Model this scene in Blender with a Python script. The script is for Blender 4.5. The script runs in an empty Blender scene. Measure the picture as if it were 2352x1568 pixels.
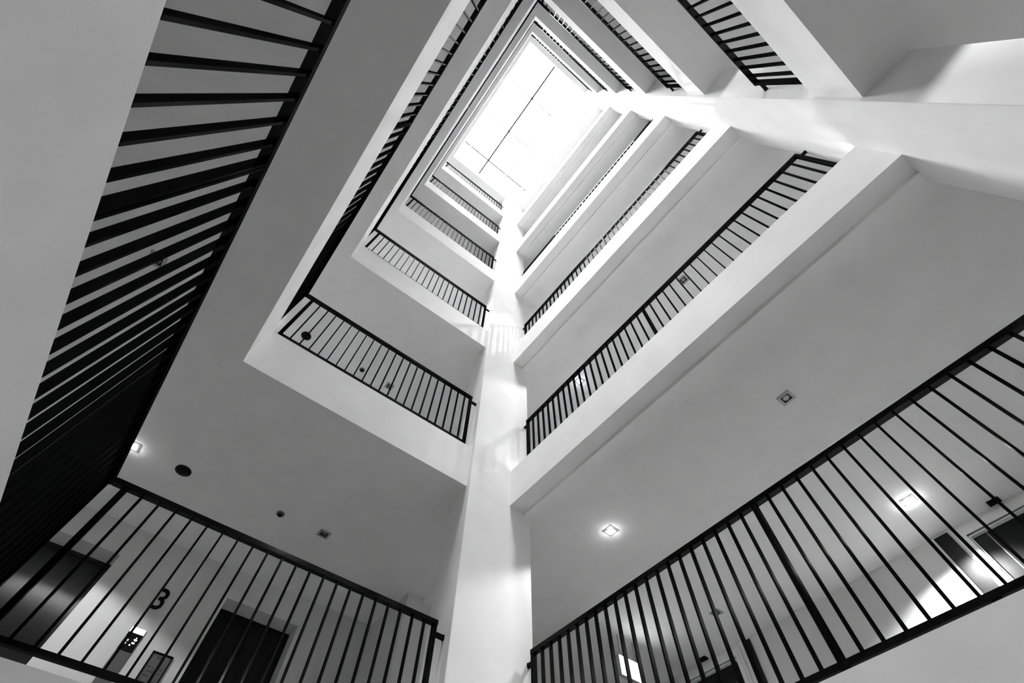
import bpy, math, random
from mathutils import Matrix, Vector
random.seed(3)
S = bpy.context.scene
col = S.collection

# ------------------------------------------------------------ camera, sky, sun, exposure
W, L = 3.3233, 5.0734            # opening: x 0..W, y 0..L, z=0 is the underside of the 4th storey gallery
H = 3.3                          # storey height
CAM = (2.60957, 3.54167, -3.86401)
ROT = ((-0.78859787, 0.61472937, 0.01487299),
       (0.54530362, 0.68794858, 0.47892662),
       (0.28417841, 0.38579081, -0.87772894))
cd = bpy.data.cameras.new('camera'); co = bpy.data.objects.new('camera', cd); col.objects.link(co)
m = Matrix(ROT).transposed().to_4x4(); m.translation = Vector(CAM); co.matrix_world = m
cd.sensor_width = 36.0; cd.lens = 16.0648; cd.clip_start = 0.02; cd.clip_end = 200
S.camera = co

world = bpy.data.worlds.new('sky'); S.world = world; world.use_nodes = True
bg = world.node_tree.nodes['Background']; bg.inputs[0].default_value = (1, 1, 1, 1); bg.inputs[1].default_value = 3.2

sd = bpy.data.lights.new('hazy_sun', 'SUN'); sd.energy = 15.0; sd.angle = math.radians(26)
so = bpy.data.objects.new('hazy_sun', sd); col.objects.link(so)
so.rotation_euler = (0.0, math.radians(10.0), 0); so.location = (1.6, 2.5, 22)

S.view_settings.view_transform = 'Standard'; S.view_settings.look = 'None'
S.view_settings.gamma = 1.0; S.view_settings.exposure = 1.88; S.view_settings.use_curve_mapping = False
try:
    S.cycles.max_bounces = 12; S.cycles.diffuse_bounces = 8; S.cycles.glossy_bounces = 4
    S.cycles.transparent_max_bounces = 12; S.cycles.sample_clamp_indirect = 6.0
    S.cycles.use_denoising = True
except Exception: pass

# ------------------------------------------------------------ materials
def mat(name, c, rough=0.9, spec=0.3, metal=0.0, noise=0.0, nscale=4.0, bump=0.0, bscale=300, emit=0.0, stretch=None, aniso=0.0):
    M = bpy.data.materials.new(name); M.use_nodes = True
    nt = M.node_tree; b = nt.nodes['Principled BSDF']
    b.inputs['Base Color'].default_value = (c, c, c, 1)
    b.inputs['Roughness'].default_value = rough
    b.inputs['Specular IOR Level'].default_value = spec
    b.inputs['Metallic'].default_value = metal
    tc = nt.nodes.new('ShaderNodeTexCoord')
    if noise > 0:
        n = nt.nodes.new('ShaderNodeTexNoise'); n.inputs['Scale'].default_value = nscale; n.inputs['Detail'].default_value = 5
        src = tc.outputs['Object']
        if stretch:
            mp = nt.nodes.new('ShaderNodeMapping'); mp.inputs['Scale'].default_value = stretch
            nt.links.new(src, mp.inputs[0]); src = mp.outputs[0]
        nt.links.new(src, n.inputs['Vector'])
        r = nt.nodes.new('ShaderNodeMapRange')
        r.inputs['From Min'].default_value = 0.3; r.inputs['From Max'].default_value = 0.7
        r.inputs['To Min'].default_value = c * (1 - noise); r.inputs['To Max'].default_value = min(1, c * (1 + noise))
        nt.links.new(n.outputs['Fac'], r.inputs['Value'])
        nt.links.new(r.outputs[0], b.inputs['Base Color'])
    if bump > 0:
        n2 = nt.nodes.new('ShaderNodeTexNoise'); n2.inputs['Scale'].default_value = bscale
        bp = nt.nodes.new('ShaderNodeBump'); bp.inputs['Strength'].default_value = bump; bp.inputs['Distance'].default_value = 0.002
        nt.links.new(tc.outputs['Object'], n2.inputs['Vector'])
        nt.links.new(n2.outputs['Fac'], bp.inputs['Height']); nt.links.new(bp.outputs[0], b.inputs['Normal'])
    if emit > 0:
        b.inputs['Emission Color'].default_value = (1, 1, 1, 1); b.inputs['Emission Strength'].default_value = emit
    if aniso: b.inputs['Anisotropic'].default_value = aniso
    return M
M_PLASTER = mat('white_plaster', 0.80, 0.9, 0.2, noise=0.03, nscale=3.0, bump=0.10, bscale=420)
M_WALL = mat('corridor_paint', 0.62, 0.9, 0.2, noise=0.03, nscale=1.7, bump=0.10, bscale=420)
M_FLOOR = mat('pale_stone_floor', 0.62, 0.5, 0.3, noise=0.1, nscale=6)
M_COURT = mat('unseen_dark_court', 0.02, 0.35, 0.4, noise=0.15, nscale=5)  # invented near-black finish for the unseen court, cuts bounce onto the lowest gallery
M_BLACK = bpy.data.materials.new('black_painted_steel'); M_BLACK.use_nodes = True
_n = M_BLACK.node_tree; _n.nodes.clear()
_o = _n.nodes.new('ShaderNodeOutputMaterial'); _m = _n.nodes.new('ShaderNodeMixShader'); _m.inputs[0].default_value = 0.018
_d = _n.nodes.new('ShaderNodeBsdfDiffuse'); _d.inputs[0].default_value = (0.0012, 0.0012, 0.0012, 1)
_g = _n.nodes.new('ShaderNodeBsdfGlossy'); _g.inputs['Roughness'].default_value = 0.14
_t = _n.nodes.new('ShaderNodeTexCoord'); _x = _n.nodes.new('ShaderNodeTexNoise'); _x.inputs['Scale'].default_value = 25
_p = _n.nodes.new('ShaderNodeBump'); _p.inputs['Strength'].default_value = 0.25; _p.inputs['Distance'].default_value = 0.002
_n.links.new(_t.outputs['Object'], _x.inputs['Vector']); _n.links.new(_x.outputs['Fac'], _p.inputs['Height']); _n.links.new(_p.outputs[0], _g.inputs['Normal'])
_n.links.new(_d.outputs[0], _m.inputs[1]); _n.links.new(_g.outputs[0], _m.inputs[2]); _n.links.new(_m.outputs[0], _o.inputs[0])
M_DOOR = mat('dark_wood_door', 0.004, 0.35, 0.15, noise=0.35, nscale=6, stretch=(8, 8, 0.6))
M_STEEL = mat('brushed_dark_steel', 0.045, 0.34, 0.5, metal=0.9, noise=0.2, nscale=40, stretch=(20, 20, 0.4), aniso=0.97)
M_FRAME = mat('painted_door_frame', 0.7, 0.5, 0.4)
M_TRIM = mat('grey_metal_trim', 0.35, 0.4, 0.5, metal=0.3)
M_HOLE = mat('black_lamp_housing', 0.002, 0.5, 0.1)
M_REFL = mat('lamp_reflector', 0.25, 0.2, 0.5, metal=0.9)
M_LAMP = mat('lit_lamp', 1.0, emit=14.0)
M_SIGN = mat('lit_sign_panel', 0.9, emit=3.0)
M_DISP = mat('lit_display', 0.9, emit=1.2)
M_PLATE = mat('call_panel_plate', 0.12, 0.4, 0.5, metal=0.4)
M_PAPER = mat('notice_sheet', 0.10, 0.6, 0.3, noise=0.1, nscale=20)
M_INK = mat('dark_ink', 0.02, 0.7, 0.2)
M_GLASS = bpy.data.materials.new('skylight_glass'); M_GLASS.use_nodes = True
nt = M_GLASS.node_tree; nt.nodes.clear()
o_ = nt.nodes.new('ShaderNodeOutputMaterial'); mx = nt.nodes.new('ShaderNodeMixShader')
tr = nt.nodes.new('ShaderNodeBsdfTransparent'); gl = nt.nodes.new('ShaderNodeBsdfGlossy')
tr.inputs[0].default_value = (0.95, 0.95, 0.95, 1); gl.inputs['Roughness'].default_value = 0.05
mx.inputs[0].default_value = 0.06
nt.links.new(tr.outputs[0], mx.inputs[1]); nt.links.new(gl.outputs[0], mx.inputs[2]); nt.links.new(mx.outputs[0], o_.inputs[0])

# ------------------------------------------------------------ helpers
class MB:
    def __init__(s): s.v = []; s.f = []
    def box(s, x0, x1, y0, y1, z0, z1):
        b = len(s.v)
        s.v += [(x0,y0,z0),(x1,y0,z0),(x1,y1,z0),(x0,y1,z0),(x0,y0,z1),(x1,y0,z1),(x1,y1,z1),(x0,y1,z1)]
        s.f += [tuple(b+i for i in q) for q in ((0,3,2,1),(4,5,6,7),(0,1,5,4),(1,2,6,5),(2,3,7,6),(3,0,4,7))]
        return s
    def cyl(s, cx, cy, z0, z1, r0, r1=None, n=28, rings=None):
        # vertical lathe through (z, r) rings
        rings = rings or [(z0, r0), (z1, r1 if r1 is not None else r0)]
        b = len(s.v)
        for z, r in rings:
            for i in range(n):
                a = 2*math.pi*i/n; s.v.append((cx+r*math.cos(a), cy+r*math.sin(a), z))
        k = len(rings)
        for j in range(k-1):
            for i in range(n):
                s.f.append((b+j*n+i, b+j*n+(i+1)%n, b+(j+1)*n+(i+1)%n, b+(j+1)*n+i))
        s.f.append(tuple(b+i for i in reversed(range(n)))); s.f.append(tuple(b+(k-1)*n+i for i in range(n)))
        return s
    def prism(s, pts, z0, z1):
        b = len(s.v); n = len(pts)
        s.v += [(x, y, z0) for x, y in pts] + [(x, y, z1) for x, y in pts]
        s.f += [tuple(b+i for i in reversed(range(n))), tuple(b+n+i for i in range(n))]
        for i in range(n): s.f.append((b+i, b+(i+1)%n, b+n+(i+1)%n, b+n+i))
        return s
    def build(s, name, material, parent=None, bevel=0.0):
        me = bpy.data.meshes.new(name); me.from_pydata(s.v, [], s.f); me.update()
        me.materials.append(material)
        o = bpy.data.objects.new(name, me); col.objects.link(o)
        if parent: o.parent = parent
        if bevel:
            md = o.modifiers.new('bevel', 'BEVEL'); md.width = bevel; md.segments = 2; md.limit_method = 'ANGLE'
        return o
def root(name, label, cat, loc=(0,0,0), group=None, kind=None):
    o = bpy.data.objects.new(name, None); col.objects.link(o); o.location = loc; o.empty_display_size = 0.1
    if kind: o['kind'] = kind
    if label: o['label'] = label
    if cat: o['category'] = cat
    if group: o['group'] = group
    return o
def tag(o, label, cat, group=None):
    o['label'] = label; o['category'] = cat
    if group: o['group'] = group
    return o
def struct(mb, name, material, bevel=0.0):
    o = mb.build(name, material, None, bevel); o['kind'] = 'structure'; return o

# ------------------------------------------------------------ building shell
XL, XR, YA, YB = -4.32, 5.6, -3.2, 8.6       # corridor wall faces
TOP = 17.35
LEVELS = list(range(-1, 5)) + [5]             # z = k*H ; -1 is the lowest gallery in view, 5 is the roof
EX0, EX1, EY0, EY1 = XL-0.25, XR+0.25, YA-0.6, YB+0.25
STORY = {-1:'lowest', 0:'second', 1:'third', 2:'fourth', 3:'fifth', 4:'topmost'}
for k in LEVELS:
    z = k*H
    b = MB()
    t = 0.57 if k < 5 else 0.60
    # corridor on the x<0 side: edge strip 5 cm higher than the ceiling behind it
    b.box(-0.2, 0.0, 0.0, L, z, z+t)
    b.box(EX0, -0.2, EY0, EY1, z-0.05, z+t)
    b.box(-0.2, EX1, EY0, 0.0, z, z+t)
    b.box(-0.2, EX1, L, EY1, z, z+t)
    b.box(W, EX1, 0.0, L, z, z+t)
    # low kerb around three sides
    if k < 5:
        b.box(0.0, W, -0.16, 0.0, z+t, z+0.65)
        b.box(W, W+0.16, -0.16, L+0.16, z+t, z+0.65)
        b.box(0.0, W, L, L+0.16, z+t, z+0.65)
    struct(b, 'ceiling', M_PLASTER)
# ground of the court and floor finish
struct(MB().box(EX0, EX1, EY0, EY1, -6.4, -6.04), 'floor', M_COURT)
for k in LEVELS[:-1]:
    z = k*H+0.57
    b = MB()
    b.box(XL, -0.32, YA, YB, z, z+0.012)
    b.box(-0.32, XR, YA, -0.40, z, z+0.012)
    b.box(-0.32, XR, L+0.40, YB, z, z+0.012)
    b.box(W+0.17, XR, -0.40, L+0.40, z, z+0.012)
    struct(b, 'floor', M_FLOOR)
# the two square pillars on the corners of the court
for nm, y0, y1 in (('near', -0.37, 0.06), ('far', L-0.036, L+0.375)):
    o = struct(MB().box(-0.305, 0.59, y0, y1, -6.04, TOP), 'column', M_PLASTER, 0.006)
# pillar in the lift lobby
for k in LEVELS[:-1]:
    struct(MB().box(-0.45, 0.05, YA+0.0, -2.16, k*H+0.57, k*H+H), 'column', M_WALL, 0.004)
# walls
def wall_with_holes(axis, face, back, a0, a1, z0, z1, holes):
    """holes: list of (a_lo, a_hi, z_lo, z_hi); face/back are the coordinates of the two sides"""
    b = MB(); lo, hi = min(face, back), max(face, back)
    def add(p, q, r, s):
        if q-p > 1e-4 and s-r > 1e-4:
            if axis == 'y': b.box(p, q, lo, hi, r, s)
            else: b.box(lo, hi, p, q, r, s)
    cur = a0
    for (p, q, r, s) in sorted(holes):
        add(cur, p, z0, z1); add(p, q, z0, r); add(p, q, s, z1); cur = q
    add(cur, a1, z0, z1)
    return b
ZL = -2.74+0.012
struct(wall_with_holes('y', YA, YA-0.28, XL, XR, -2.73, 0.0, [(1.05, 2.035, -2.73, -0.36), (3.356, 4.42, -2.73, -0.36)]), 'wall_back', M_WALL)
struct(MB().box(XL, XR, YA-0.28, YA, 0.57, TOP-0.3), 'wall_back', M_WALL)
struct(wall_with_holes('x', XL, XL-0.2, YA, YB, -2.73, 0.0, [(3.19, 4.13, -2.73, -0.20), (-1.12, -0.15, -2.73, -0.20)]), 'wall_left', M_WALL)
struct(MB().box(XL-0.2, XL, YA, YB, 0.57, TOP-0.3), 'wall_left', M_WALL)
struct(MB().box(XR, XR+0.2, YA, YB, -2.73, TOP-0.3), 'wall_right', M_WALL)
struct(MB().box(XR, XR+0.2, YA, YB, -6.04, -3.3), 'wall_right', M_COURT)
struct(MB().box(XL, XR, YB, YB+0.2, -2.73, TOP-0.3), 'wall_front', M_WALL)
struct(MB().box(XL, XR, YB, YB+0.2, -6.04, -3.3), 'wall_front', M_COURT)
struct(MB().box(XL, XR, YA-0.28, YA, -6.04, -3.3), 'wall_back', M_COURT)
struct(MB().box(XL-0.2, XL, YA, YB, -6.04, -3.3), 'wall_left', M_COURT)

# ------------------------------------------------------------ doors of the lowest gallery
# service door in the lobby
d = MB().box(1.05, 2.035, YA-0.36, YA-0.30, -2.73, -0.36).box(1.05,1.09,YA-0.30,YA-0.27,-2.73,-0.36).box(1.995,2.035,YA-0.30,YA-0.27,-2.73,-0.36).box(1.09,1.995,YA-0.30,YA-0.27,-0.40,-0.36)
dr = struct(d, 'door_1', M_DOOR)
for x0, x1 in ((1.095, 1.54), (1.546, 1.99)):
    leaf = MB().box(x0, x1, YA-0.298, YA-0.275, -2.71, -0.405).build('door_leaf', M_DOOR, dr, 0.003)
MB().box(1.50, 1.515, YA-0.274, YA-0.235, -1.85, -1.45).box(1.50,1.515,YA-0.274,YA-0.24,-1.85,-1.83).build('handle', M_STEEL, leaf)
# lift entrance
d = MB().box(3.356, 4.42, YA-0.36, YA-0.31, -2.73, -0.36)
d.box(3.356, 3.40, YA-0.31, YA-0.27, -2.73, -0.36).box(4.376, 4.42, YA-0.31, YA-0.27, -2.73, -0.36).box(3.40, 4.376, YA-0.31, YA-0.27, -0.40, -0.36)
lf = struct(d, 'door_2', M_STEEL)
for x0, x1 in ((3.402, 3.886), (3.890, 4.374)):
    MB().box(x0, x1, YA-0.309, YA-0.285, -2.72, -0.402).build('door_leaf', M_STEEL, lf, 0.002)
# two room doors on the long corridor, each with a dark side panel
for n, (y0, y1, p0, p1) in enumerate(((3.19, 4.13, 2.895, 3.06), (-1.12, -0.15, 0.055, 0.15))):
    b = MB()
    x = XL
    # stepped architrave, two bands
    for w, t in ((0.10, 0.018), (0.055, 0.034)):
        b.box(x, x+t, y0-w, y0, -2.72, -0.20+w); b.box(x, x+t, y1, y1+w, -2.72, -0.20+w); b.box(x, x+t, y0, y1, -0.20, -0.20+w)
    b.box(x-0.12, x, y0, y0+0.02, -2.72, -0.22).box(x-0.12, x, y1-0.02, y1, -2.72, -0.22).box(x-0.12, x, y0, y1, -0.22, -0.20)
    f = struct(b, 'door_%d' % (3+n), M_FRAME)
    leaf = MB().box(x-0.10, x-0.055, y0+0.021, y0+0.165, -2.71, -0.222).build('door_leaf', M_DOOR, f, 0.002)
    MB().box(x-0.10, x-0.055, y0+0.170, y1-0.021, -2.71, -0.222).build('door_leaf', M_DOOR, f, 0.002)
    MB().box(x-0.056, x-0.050, y0+0.163, y0+0.172, -2.71, -0.225).build('edge_strip', M_TRIM, leaf)
    MB().box(x-0.055, x-0.01, y0+0.06, y0+0.075, -1.9, -1.5).build('handle', M_TRIM, leaf)
    q = MB().box(x, x+0.022, p0, p1, -2.70, -0.075)
    q.box(x+0.022, x+0.026, p0+0.008, p0+0.012, -2.70, -0.08)
    o = q.build('side_panel', M_DOOR, None, 0.002)
    tag(o, ['tall narrow dark panel on the wall beside the room door at the right frame edge',
            'tall narrow dark panel on the wall beside the room door at the bottom edge'][n], 'wall panel')

# ------------------------------------------------------------ railings
HB, HT = 1.700, 1.742          # handrail under/top above the storey datum
def bar_mesh(name, sx, sy, z0, z1):
    b = MB().box(-sx/2, sx/2, -sy/2, sy/2, z0, z1)
    me = bpy.data.meshes.new(name); me.from_pydata(b.v, [], b.f); me.update(); me.materials.append(M_BLACK); return me
def inst(me, name, parent, x, y, z=0):
    o = bpy.data.objects.new(name, me); col.objects.link(o); o.parent = parent; o.location = (x, y, z); return o
BTH, BDP = 0.014, 0.034        # flat bars: thin along the rail, deep across it
bal_x = bar_mesh('baluster_bar', BTH, BDP, 0.73, HB+0.004)     # rail runs along x
bal_y = bar_mesh('baluster_bar', BDP, BTH, 0.73, HB+0.004)
bal_yc = bar_mesh('baluster_bar', BDP, BTH, 0.70, HB+0.004)
def post_mesh(along, zb):
    b = MB()
    for s in (-1, 1):                     # two flats with a shadow gap, spacer between them
        c = s*0.011
        if along == 'x': b.box(c-0.007, c+0.007, -0.022, 0.022, zb, HB+0.004)
        else: b.box(-0.022, 0.022, c-0.007, c+0.007, zb, HB+0.004)
    if along == 'x': b.box(-0.005, 0.005, -0.017, 0.017, zb, HB+0.002).box(-0.04, 0.04, -0.03, 0.03, zb, zb+0.006)
    else: b.box(-0.017, 0.017, -0.005, 0.005, zb, HB+0.002).box(-0.03, 0.03, -0.04, 0.04, zb, zb+0.006)
    me = bpy.data.meshes.new('post'); me.from_pydata(b.v, [], b.f); me.update(); me.materials.append(M_BLACK); return me
post_x, post_y, post_yc = post_mesh('x', 0.65), post_mesh('y', 0.65), post_mesh('y', 0.582)
SA, SC, SB, SR = 0.054, 0.250, 0.072, 0.062           # set-back of the rail centre line from the slab edge
hw = 0.025
def rail_side(k, side, label):
    z = k*H
    r = root('railing', label, 'railing', (0, 0, z), 'black gallery railings around the light well')
    if side == 'back':            # runs along x at y=-SA
        y = -SA
        MB().box(0.672, W+SR-hw-0.002, y-hw, y+hw, HB, HT).build('handrail', M_BLACK, r, 0.003)
        MB().box(0.69, 3.285, y-0.02, y+0.02, 0.715, 0.742).build('bottom_rail', M_BLACK, r)
        inst(post_x, 'post', r, 0.695, y); inst(post_x, 'post', r, 3.269, y)
        for i in range(21): inst(bal_x, 'baluster', r, 3.1515-0.11775*i, y)
        MB().box(0.592, 0.680, y-0.014, y+0.014, 1.615, 1.650).box(0.590,0.594,y-0.018,y+0.018,1.611,1.654).build('wall_bracket', M_BLACK, r)
    elif side == 'front':
        y = L+SB
        MB().box(0.672, W+SR-hw-0.002, y-hw, y+hw, HB, HT).build('handrail', M_BLACK, r, 0.003)
        MB().box(0.69, 3.285, y-0.02, y+0.02, 0.715, 0.742).build('bottom_rail', M_BLACK, r)
        inst(post_x, 'post', r, 0.695, y); inst(post_x, 'post', r, 3.269, y)
        for i in range(21): inst(bal_x, 'baluster', r, 3.1515-0.11775*i, y)
        MB().box(0.592, 0.680, y-0.014, y+0.014, 1.615, 1.650).box(0.590,0.594,y-0.018,y+0.018,1.611,1.654).build('wall_bracket', M_BLACK, r)
    elif side == 'right':         # along y at x=W+SA
        x = W+SR
        MB().box(x-hw, x+hw, -SA-hw, L+SB+hw, HB, HT).build('handrail', M_BLACK, r, 0.003)
        MB().box(x-0.012, x+0.012, -0.04, L+0.04, 0.700, 0.722).build('bottom_rail', M_BLACK, r)
        for y in (0.0, 2.563, 5.126-0.05): inst(post_y, 'post', r, x, y)
        for i in range(1, 22):
            inst(bal_y, 'baluster', r, x, 2.563+0.1165*i)
            inst(bal_y, 'baluster', r, x, 2.563-0.1165*i)
    else:                         # left: along y at x=-SC between the two pillars
        x = -SC
        MB().box(x-hw, x+hw, 0.115, L-0.095, HB, HT).build('handrail', M_BLACK, r, 0.003)
        MB().box(x-0.02, x+0.02, 0.13, L-0.11, 0.680, 0.712).build('bottom_rail', M_BLACK, r)
        for y in (0.136, 2.5625, 4.965): inst(post_yc, 'post', r, x, y)
        for y in (1.35, 3.30): MB().box(x-0.015, x+0.015, y-0.02, y+0.02, 0.582, 0.680).build('foot', M_BLACK, r)
        for i in range(1, 21):
            inst(bal_yc, 'baluster', r, x, 2.5625+0.1153*i)
            inst(bal_yc, 'baluster', r, x, 2.5625-0.1153*i)
        MB().box(x-0.014, x+0.014, 0.062, 0.12, 1.620, 1.652).box(x-0.018,x+0.018,0.060,0.064,1.616,1.656).build('wall_bracket', M_BLACK, r)
        MB().box(x-0.014, x+0.014, L-0.10, L-0.038, 1.620, 1.652).box(x-0.018,x+0.018,L-0.040,L-0.036,1.616,1.656).build('wall_bracket', M_BLACK, r)
WHERE = {'back': 'on the lift lobby side', 'front': 'on the side across from the lift lobby',
         'right': 'on the long side without pillars', 'left': 'between the two white pillars'}
for k in range(-1, 5):
    for side in ('back', 'front', 'right', 'left'):
        rail_side(k, side, 'black steel bar railing of the %s gallery, %s' % (STORY[k], WHERE[side]))

# ------------------------------------------------------------ ceiling fittings
def downlight(x, y, z, lit, label, power=28.0, size=0.145, group=None, cone=132, blend=0.35):
    r = root('downlight', label, 'ceiling light', (x, y, z), group)
    h = size/2
    f = MB()                       # thin square trim ring, stepped
    for a, b_, t in ((h, h-0.016, 0.006), (h-0.016, h-0.028, 0.010)):
        f.box(-a, a, -a, -b_, -t, 0).box(-a, a, b_, a, -t, 0).box(-a, -b_, -b_, b_, -t, 0).box(b_, a, -b_, b_, -t, 0)
    f.build('trim_frame', M_TRIM, r)
    i = h-0.028
    MB().box(-i, i, -i, i, -0.002, 0).build('housing', M_HOLE, r)
    if lit:
        MB().box(-i+0.002, i-0.002, -i+0.002, i-0.002, -0.010, -0.002).build('bulb', M_LAMP, r)
        ld = bpy.data.lights.new('downlight_beam', 'SPOT'); ld.energy = power; ld.spot_size = math.radians(cone); ld.spot_blend = blend
        ld.shadow_soft_size = 0.035
        lo = bpy.data.objects.new('downlight_beam', ld); col.objects.link(lo); lo.parent = r; lo.location = (0, 0, -0.03)
        pd = bpy.data.lights.new('halo_helper', 'POINT'); pd.energy = power*0.006; pd.shadow_soft_size = 0.03  # extra point light added to put a glare halo on the ceiling
        po = bpy.data.objects.new('halo_helper', pd); col.objects.link(po); po.parent = r; po.location = (0, 0, -0.055)
    else:
        MB().cyl(0, 0, 0, 0, 0, rings=[(-0.002, 0.034), (-0.006, 0.030), (-0.008, 0.014)]).build('bulb', M_REFL, r)
    return r
PW = 45
for k in (0, 1):
    z = k*H
    st = 'lowest' if k == 0 else 'second'
    downlight(-1.19, 0.535, z-0.05, True, 'lit square downlight over the %s long gallery, nearest the near pillar' % st, PW*(1.15 if k == 0 else 0.9), cone=(124 if k == 0 else 138), blend=0.25)
    downlight(-1.19, 3.072, z-0.05, False, 'unlit square downlight over the middle of the %s long gallery' % st)
    downlight(-3.49, 3.06, z-0.05, True, 'lit square downlight near the room doors over the %s long gallery' % st, PW*(2.5 if k == 0 else 1.2), cone=141, blend=0.3)
    downlight(-3.49, 0.245, z-0.05, False, 'unlit square downlight near the room doors over the %s long gallery' % st)
    downlight(1.52, -1.81, z, False, 'unlit square downlight in the ceiling of the %s lift lobby' % st)
    downlight(3.857, -1.836, z, True, 'lit square downlight in front of the lift in the %s lobby' % st, PW*0.8, cone=(134 if k == 0 else 140), blend=0.15)
    downlight(1.15, L+1.4, z, True, 'lit square downlight over the %s gallery behind the far pillar' % st, PW*(0.9 if k == 0 else 0.8), cone=146, blend=0.15)
    downlight(4.334, 0.537, z, False, 'unlit square downlight behind the bars of the %s gallery without pillars' % st)
    # round loudspeaker and smoke detector
    sp = root('ceiling_speaker', 'round black loudspeaker in the %s lift lobby ceiling' % st, 'speaker', (3.29 if k == 0 else 3.244, -1.85 if k == 0 else -1.80, z))
    MB().cyl(0,0,0,0,0,rings=[(0,0.088),(-0.012,0.088),(-0.018,0.078)]).build('rim', M_BLACK, sp)
    MB().cyl(0,0,0,0,0,rings=[(-0.018,0.074),(-0.030,0.060),(-0.036,0.030)]).build('grille', M_HOLE, sp)
    dt = root('smoke_detector', 'small dark smoke detector in the %s lift lobby ceiling' % st, 'smoke detector', (2.105, -1.81, z))
    MB().cyl(0,0,0,0,0,rings=[(0,0.050),(-0.012,0.050),(-0.016,0.044)]).build('base', M_PLATE, dt)
    MB().cyl(0,0,0,0,0,rings=[(-0.016,0.030),(-0.034,0.026),(-0.040,0.012)]).build('sensor_head', M_BLACK, dt)
# unseen lamps added to brighten the upper storeys (deep in the galleries)
for k in (2, 3, 4, 5):
    z = k*H
    pw = PW*2.4 if k == 2 else PW*0.6
    nm = {2:'third', 3:'fourth', 4:'fifth', 5:'topmost'}[k]
    downlight(-1.6, 2.5, z-0.05, True, 'added unseen lamp over the %s long gallery' % nm, pw)
    downlight(1.8, -1.8, z, True, 'added unseen lamp over the %s lift lobby' % nm, pw)
for n, (y0, y1) in enumerate(((3.589, 3.719), (-0.70, -0.58))):
    b = root('door_sensor', ['small black sensor box on the ceiling above the right-hand room door', 'small black sensor box on the ceiling above the bottom-edge room door'][n], 'sensor', (-4.235, (y0+y1)/2, -0.05))
    MB().box(-0.042, 0.042, -0.065, 0.065, -0.028, 0).build('case', M_BLACK, b, 0.004)
    MB().box(-0.012, 0.012, -0.03, 0.03, -0.034, -0.028).build('lens', M_HOLE, b)

# hanging lit sign
ex = root('exit_sign', 'glowing white exit sign hanging in the long corridor behind the railing', 'sign', (-2.965, -1.02, -0.08))
MB().box(-0.235, 0.235, -0.03, 0.03, -0.255-0.265, -0.255).build('sign_case', M_TRIM, ex, 0.004)
lp = MB().box(-0.222, 0.222, 0.030, 0.034, -0.507, -0.268).build('lit_panel', M_SIGN, ex)
MB().box(-0.16, -0.15, -0.005, 0.005, -0.255, 0.03).box(0.15, 0.16, -0.005, 0.005, -0.255, 0.03).build('hanger', M_TRIM, ex)
def stroke(b, pts, w, y0, y1):
    for (x0, z0), (x1, z1) in zip(pts, pts[1:]):
        d = Vector((x1-x0, z1-z0)); ln = d.length; d /= ln; n = Vector((-d.y, d.x))*w/2
        base = len(b.v)
        for yy in (y0, y1):
            for (px, pz) in ((x0+n.x, z0+n.y), (x1+n.x, z1+n.y), (x1-n.x, z1-n.y), (x0-n.x, z0-n.y)): b.v.append((px, yy, pz))
        b.f += [tuple(base+i for i in q) for q in ((0,1,2,3),(7,6,5,4),(0,4,5,1),(1,5,6,2),(2,6,7,3),(3,7,4,0))]
b = MB()
stroke(b, [(0.13,-0.36),(0.105,-0.39),(0.125,-0.43)], 0.012, 0.034, 0.036)
stroke(b, [(-0.03,-0.33),(-0.035,-0.42),(-0.06,-0.43)], 0.010, 0.034, 0.036)
stroke(b, [(-0.085,-0.34),(-0.105,-0.35),(-0.095,-0.38),(-0.075,-0.40)], 0.010, 0.034, 0.036)
stroke(b, [(-0.05,-0.455),(-0.12,-0.465)], 0.010, 0.034, 0.036)
b.build('sign_lettering', M_PLATE, lp)

# ------------------------------------------------------------ lobby wall items
cu = bpy.data.curves.new('numeral', 'FONT'); cu.body = '3'; cu.size = 0.335; cu.extrude = 0.006; cu.offset = 0.002
cu.align_x = 'CENTER'; cu.align_y = 'CENTER'
tmp = bpy.data.objects.new('tmp', cu); col.objects.link(tmp)
me = bpy.data.meshes.new_from_object(tmp); bpy.data.objects.remove(tmp)
me.materials.clear(); me.materials.append(M_BLACK)
n3 = bpy.data.objects.new('floor_number', me); col.objects.link(n3)
n3.rotation_euler = (math.radians(90), 0, math.radians(180)); n3.location = (2.69, YA+0.008, -0.655)
tag(n3, 'black raised numeral 3 on the lobby wall between lift and door', 'floor number')

cp = root('lift_call_panel', 'lift call panel with white header and black display on the lobby wall', 'lift panel', (2.69, YA, -1.25))
MB().box(-0.078, 0.078, 0, 0.014, -0.62, 0.272).build('back_plate', M_PLATE, cp, 0.003)
MB().box(-0.074, 0.074, 0.014, 0.018, 0.215, 0.268).build('header_light', M_DISP, cp, 0.001)
dsp = MB().box(-0.076, 0.076, 0.014, 0.017, 0.035, 0.213).build('display', M_HOLE, cp)
b = MB()
for (x, z, w, h) in ((0.035,0.135,.012,.014),(0.040,0.105,.012,.016),(-0.030,0.122,.028,.013),(-0.010,0.098,.012,.012),(-0.033,0.168,.008,.022)):
    b.box(x-w/2, x+w/2, 0.017, 0.019, z-h/2, z+h/2)
stroke(b, [(-0.018,0.158),(-0.034,0.146),(-0.048,0.158)], 0.009, 0.017, 0.019)
b.build('display_symbols', M_DISP, dsp)
MB().box(-0.064, 0.064, 0.014, 0.017, -0.60, 0.02).build('button_plate', M_PLATE, cp)
bb = MB()
n = 20
bb2 = MB()
ring = [(0.024*math.cos(2*math.pi*i/n), 0.024*math.sin(2*math.pi*i/n)) for i in range(n)]
base = len(bb2.v)
bb2.v += [(x, 0.017, z-0.22) for x, z in ring] + [(x, 0.021, z-0.22) for x, z in ring]
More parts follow.
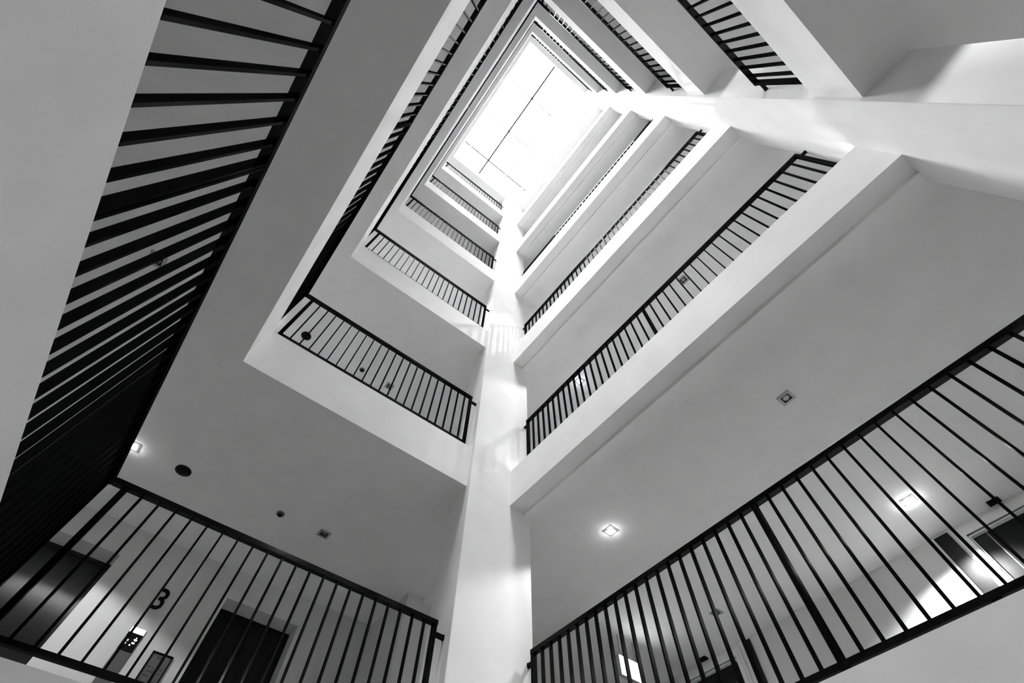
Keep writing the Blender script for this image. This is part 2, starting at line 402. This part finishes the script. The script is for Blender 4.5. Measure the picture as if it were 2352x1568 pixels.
bb2.f += [tuple(range(n)), tuple(reversed(range(n, 2*n)))] + [(i, (i+1) % n, n+(i+1) % n, n+i) for i in range(n)]
bb2.build('call_button', M_PLATE, cp)

nf = root('notice_frame', 'grey notice sheet in a black frame on the lobby wall beside the lift panel', 'notice', (2.325, YA, -1.40))
fr = MB()
w2, h1, h0, t = 0.112, 0.275, -0.26, 0.014
fr.box(-w2, w2, 0, 0.018, h1-t, h1).box(-w2, w2, 0, 0.018, h0, h0+t).box(-w2, -w2+t, 0, 0.018, h0, h1).box(w2-t, w2, 0, 0.018, h0, h1)
fr.build('frame', M_BLACK, nf)
sh = MB().box(-w2+t, w2-t, 0, 0.008, h0+t, h1-t).build('sheet', M_PAPER, nf)
b = MB()
for i in range(4): b.box(0.03-0.012*i, 0.036-0.012*i, 0.008, 0.009, h1-0.055-0.004*(i % 2), h1-0.035)
for r_ in range(7):
    for c_ in range(9):
        if random.random() < 0.6:
            x = -0.07+c_*0.017; zz = h1-0.15-r_*0.04
            b.box(x, x+0.009, 0.008, 0.009, zz, zz+random.uniform(0.008, 0.02))
b.build('print', M_INK, sh)

# ------------------------------------------------------------ roof light
ZG = 17.2
struct(MB().box(-0.25, 0, -0.1, L+0.1, 17.1, TOP).box(W, W+0.25, -0.1, L+0.1, 17.1, TOP).box(0, W, -0.25, 0, 17.1, TOP).box(0, W, L, L+0.25, 17.1, TOP), 'trim_1', M_PLASTER)
M_THIN = mat('skylight_seal', 0.03, 0.6)
M_PALE = mat('sky_washed_seal', 0.5, 0.6)  # paler copy of the seal, wash-out by the bright sky put into its colour
g = root('window_1', None, None, (0, 0, ZG), kind='structure')
xs = [0.0, 0.205, 1.13, 2.07, 3.01, W]; ys = [0.0, 0.68, 2.13, 3.66, L]
for i in range(len(xs)-1):
    for j in range(len(ys)-1):
        MB().box(xs[i]+0.012, xs[i+1]-0.012, ys[j]+0.012, ys[j+1]-0.012, -0.008, 0.008).build('pane', M_GLASS, g)
for x in xs[1:-1]:
    (lambda w: MB().box(x-w, x+w, 0, L, -0.03, 0.012))(0.030 if abs(x-2.07) < .01 else 0.021).build('glazing_bar', M_THIN if abs(x-2.07) < .01 else M_PALE, g)
for y in ys[1:-1]:
    MB().box(0, W, y-0.021, y+0.021, -0.028, 0.010).build('glazing_bar', M_THIN if abs(y-0.68) < .01 else M_PALE, g)
for x in xs[1:-1]:
    for y in ys[1:-1]:
        MB().cyl(x, y, 0, 0, 0, rings=[(-0.060, 0.02), (-0.050, 0.048), (-0.031, 0.048)], n=12).build('clamp', M_THIN if abs(x-2.07) < .01 else M_PALE, g)
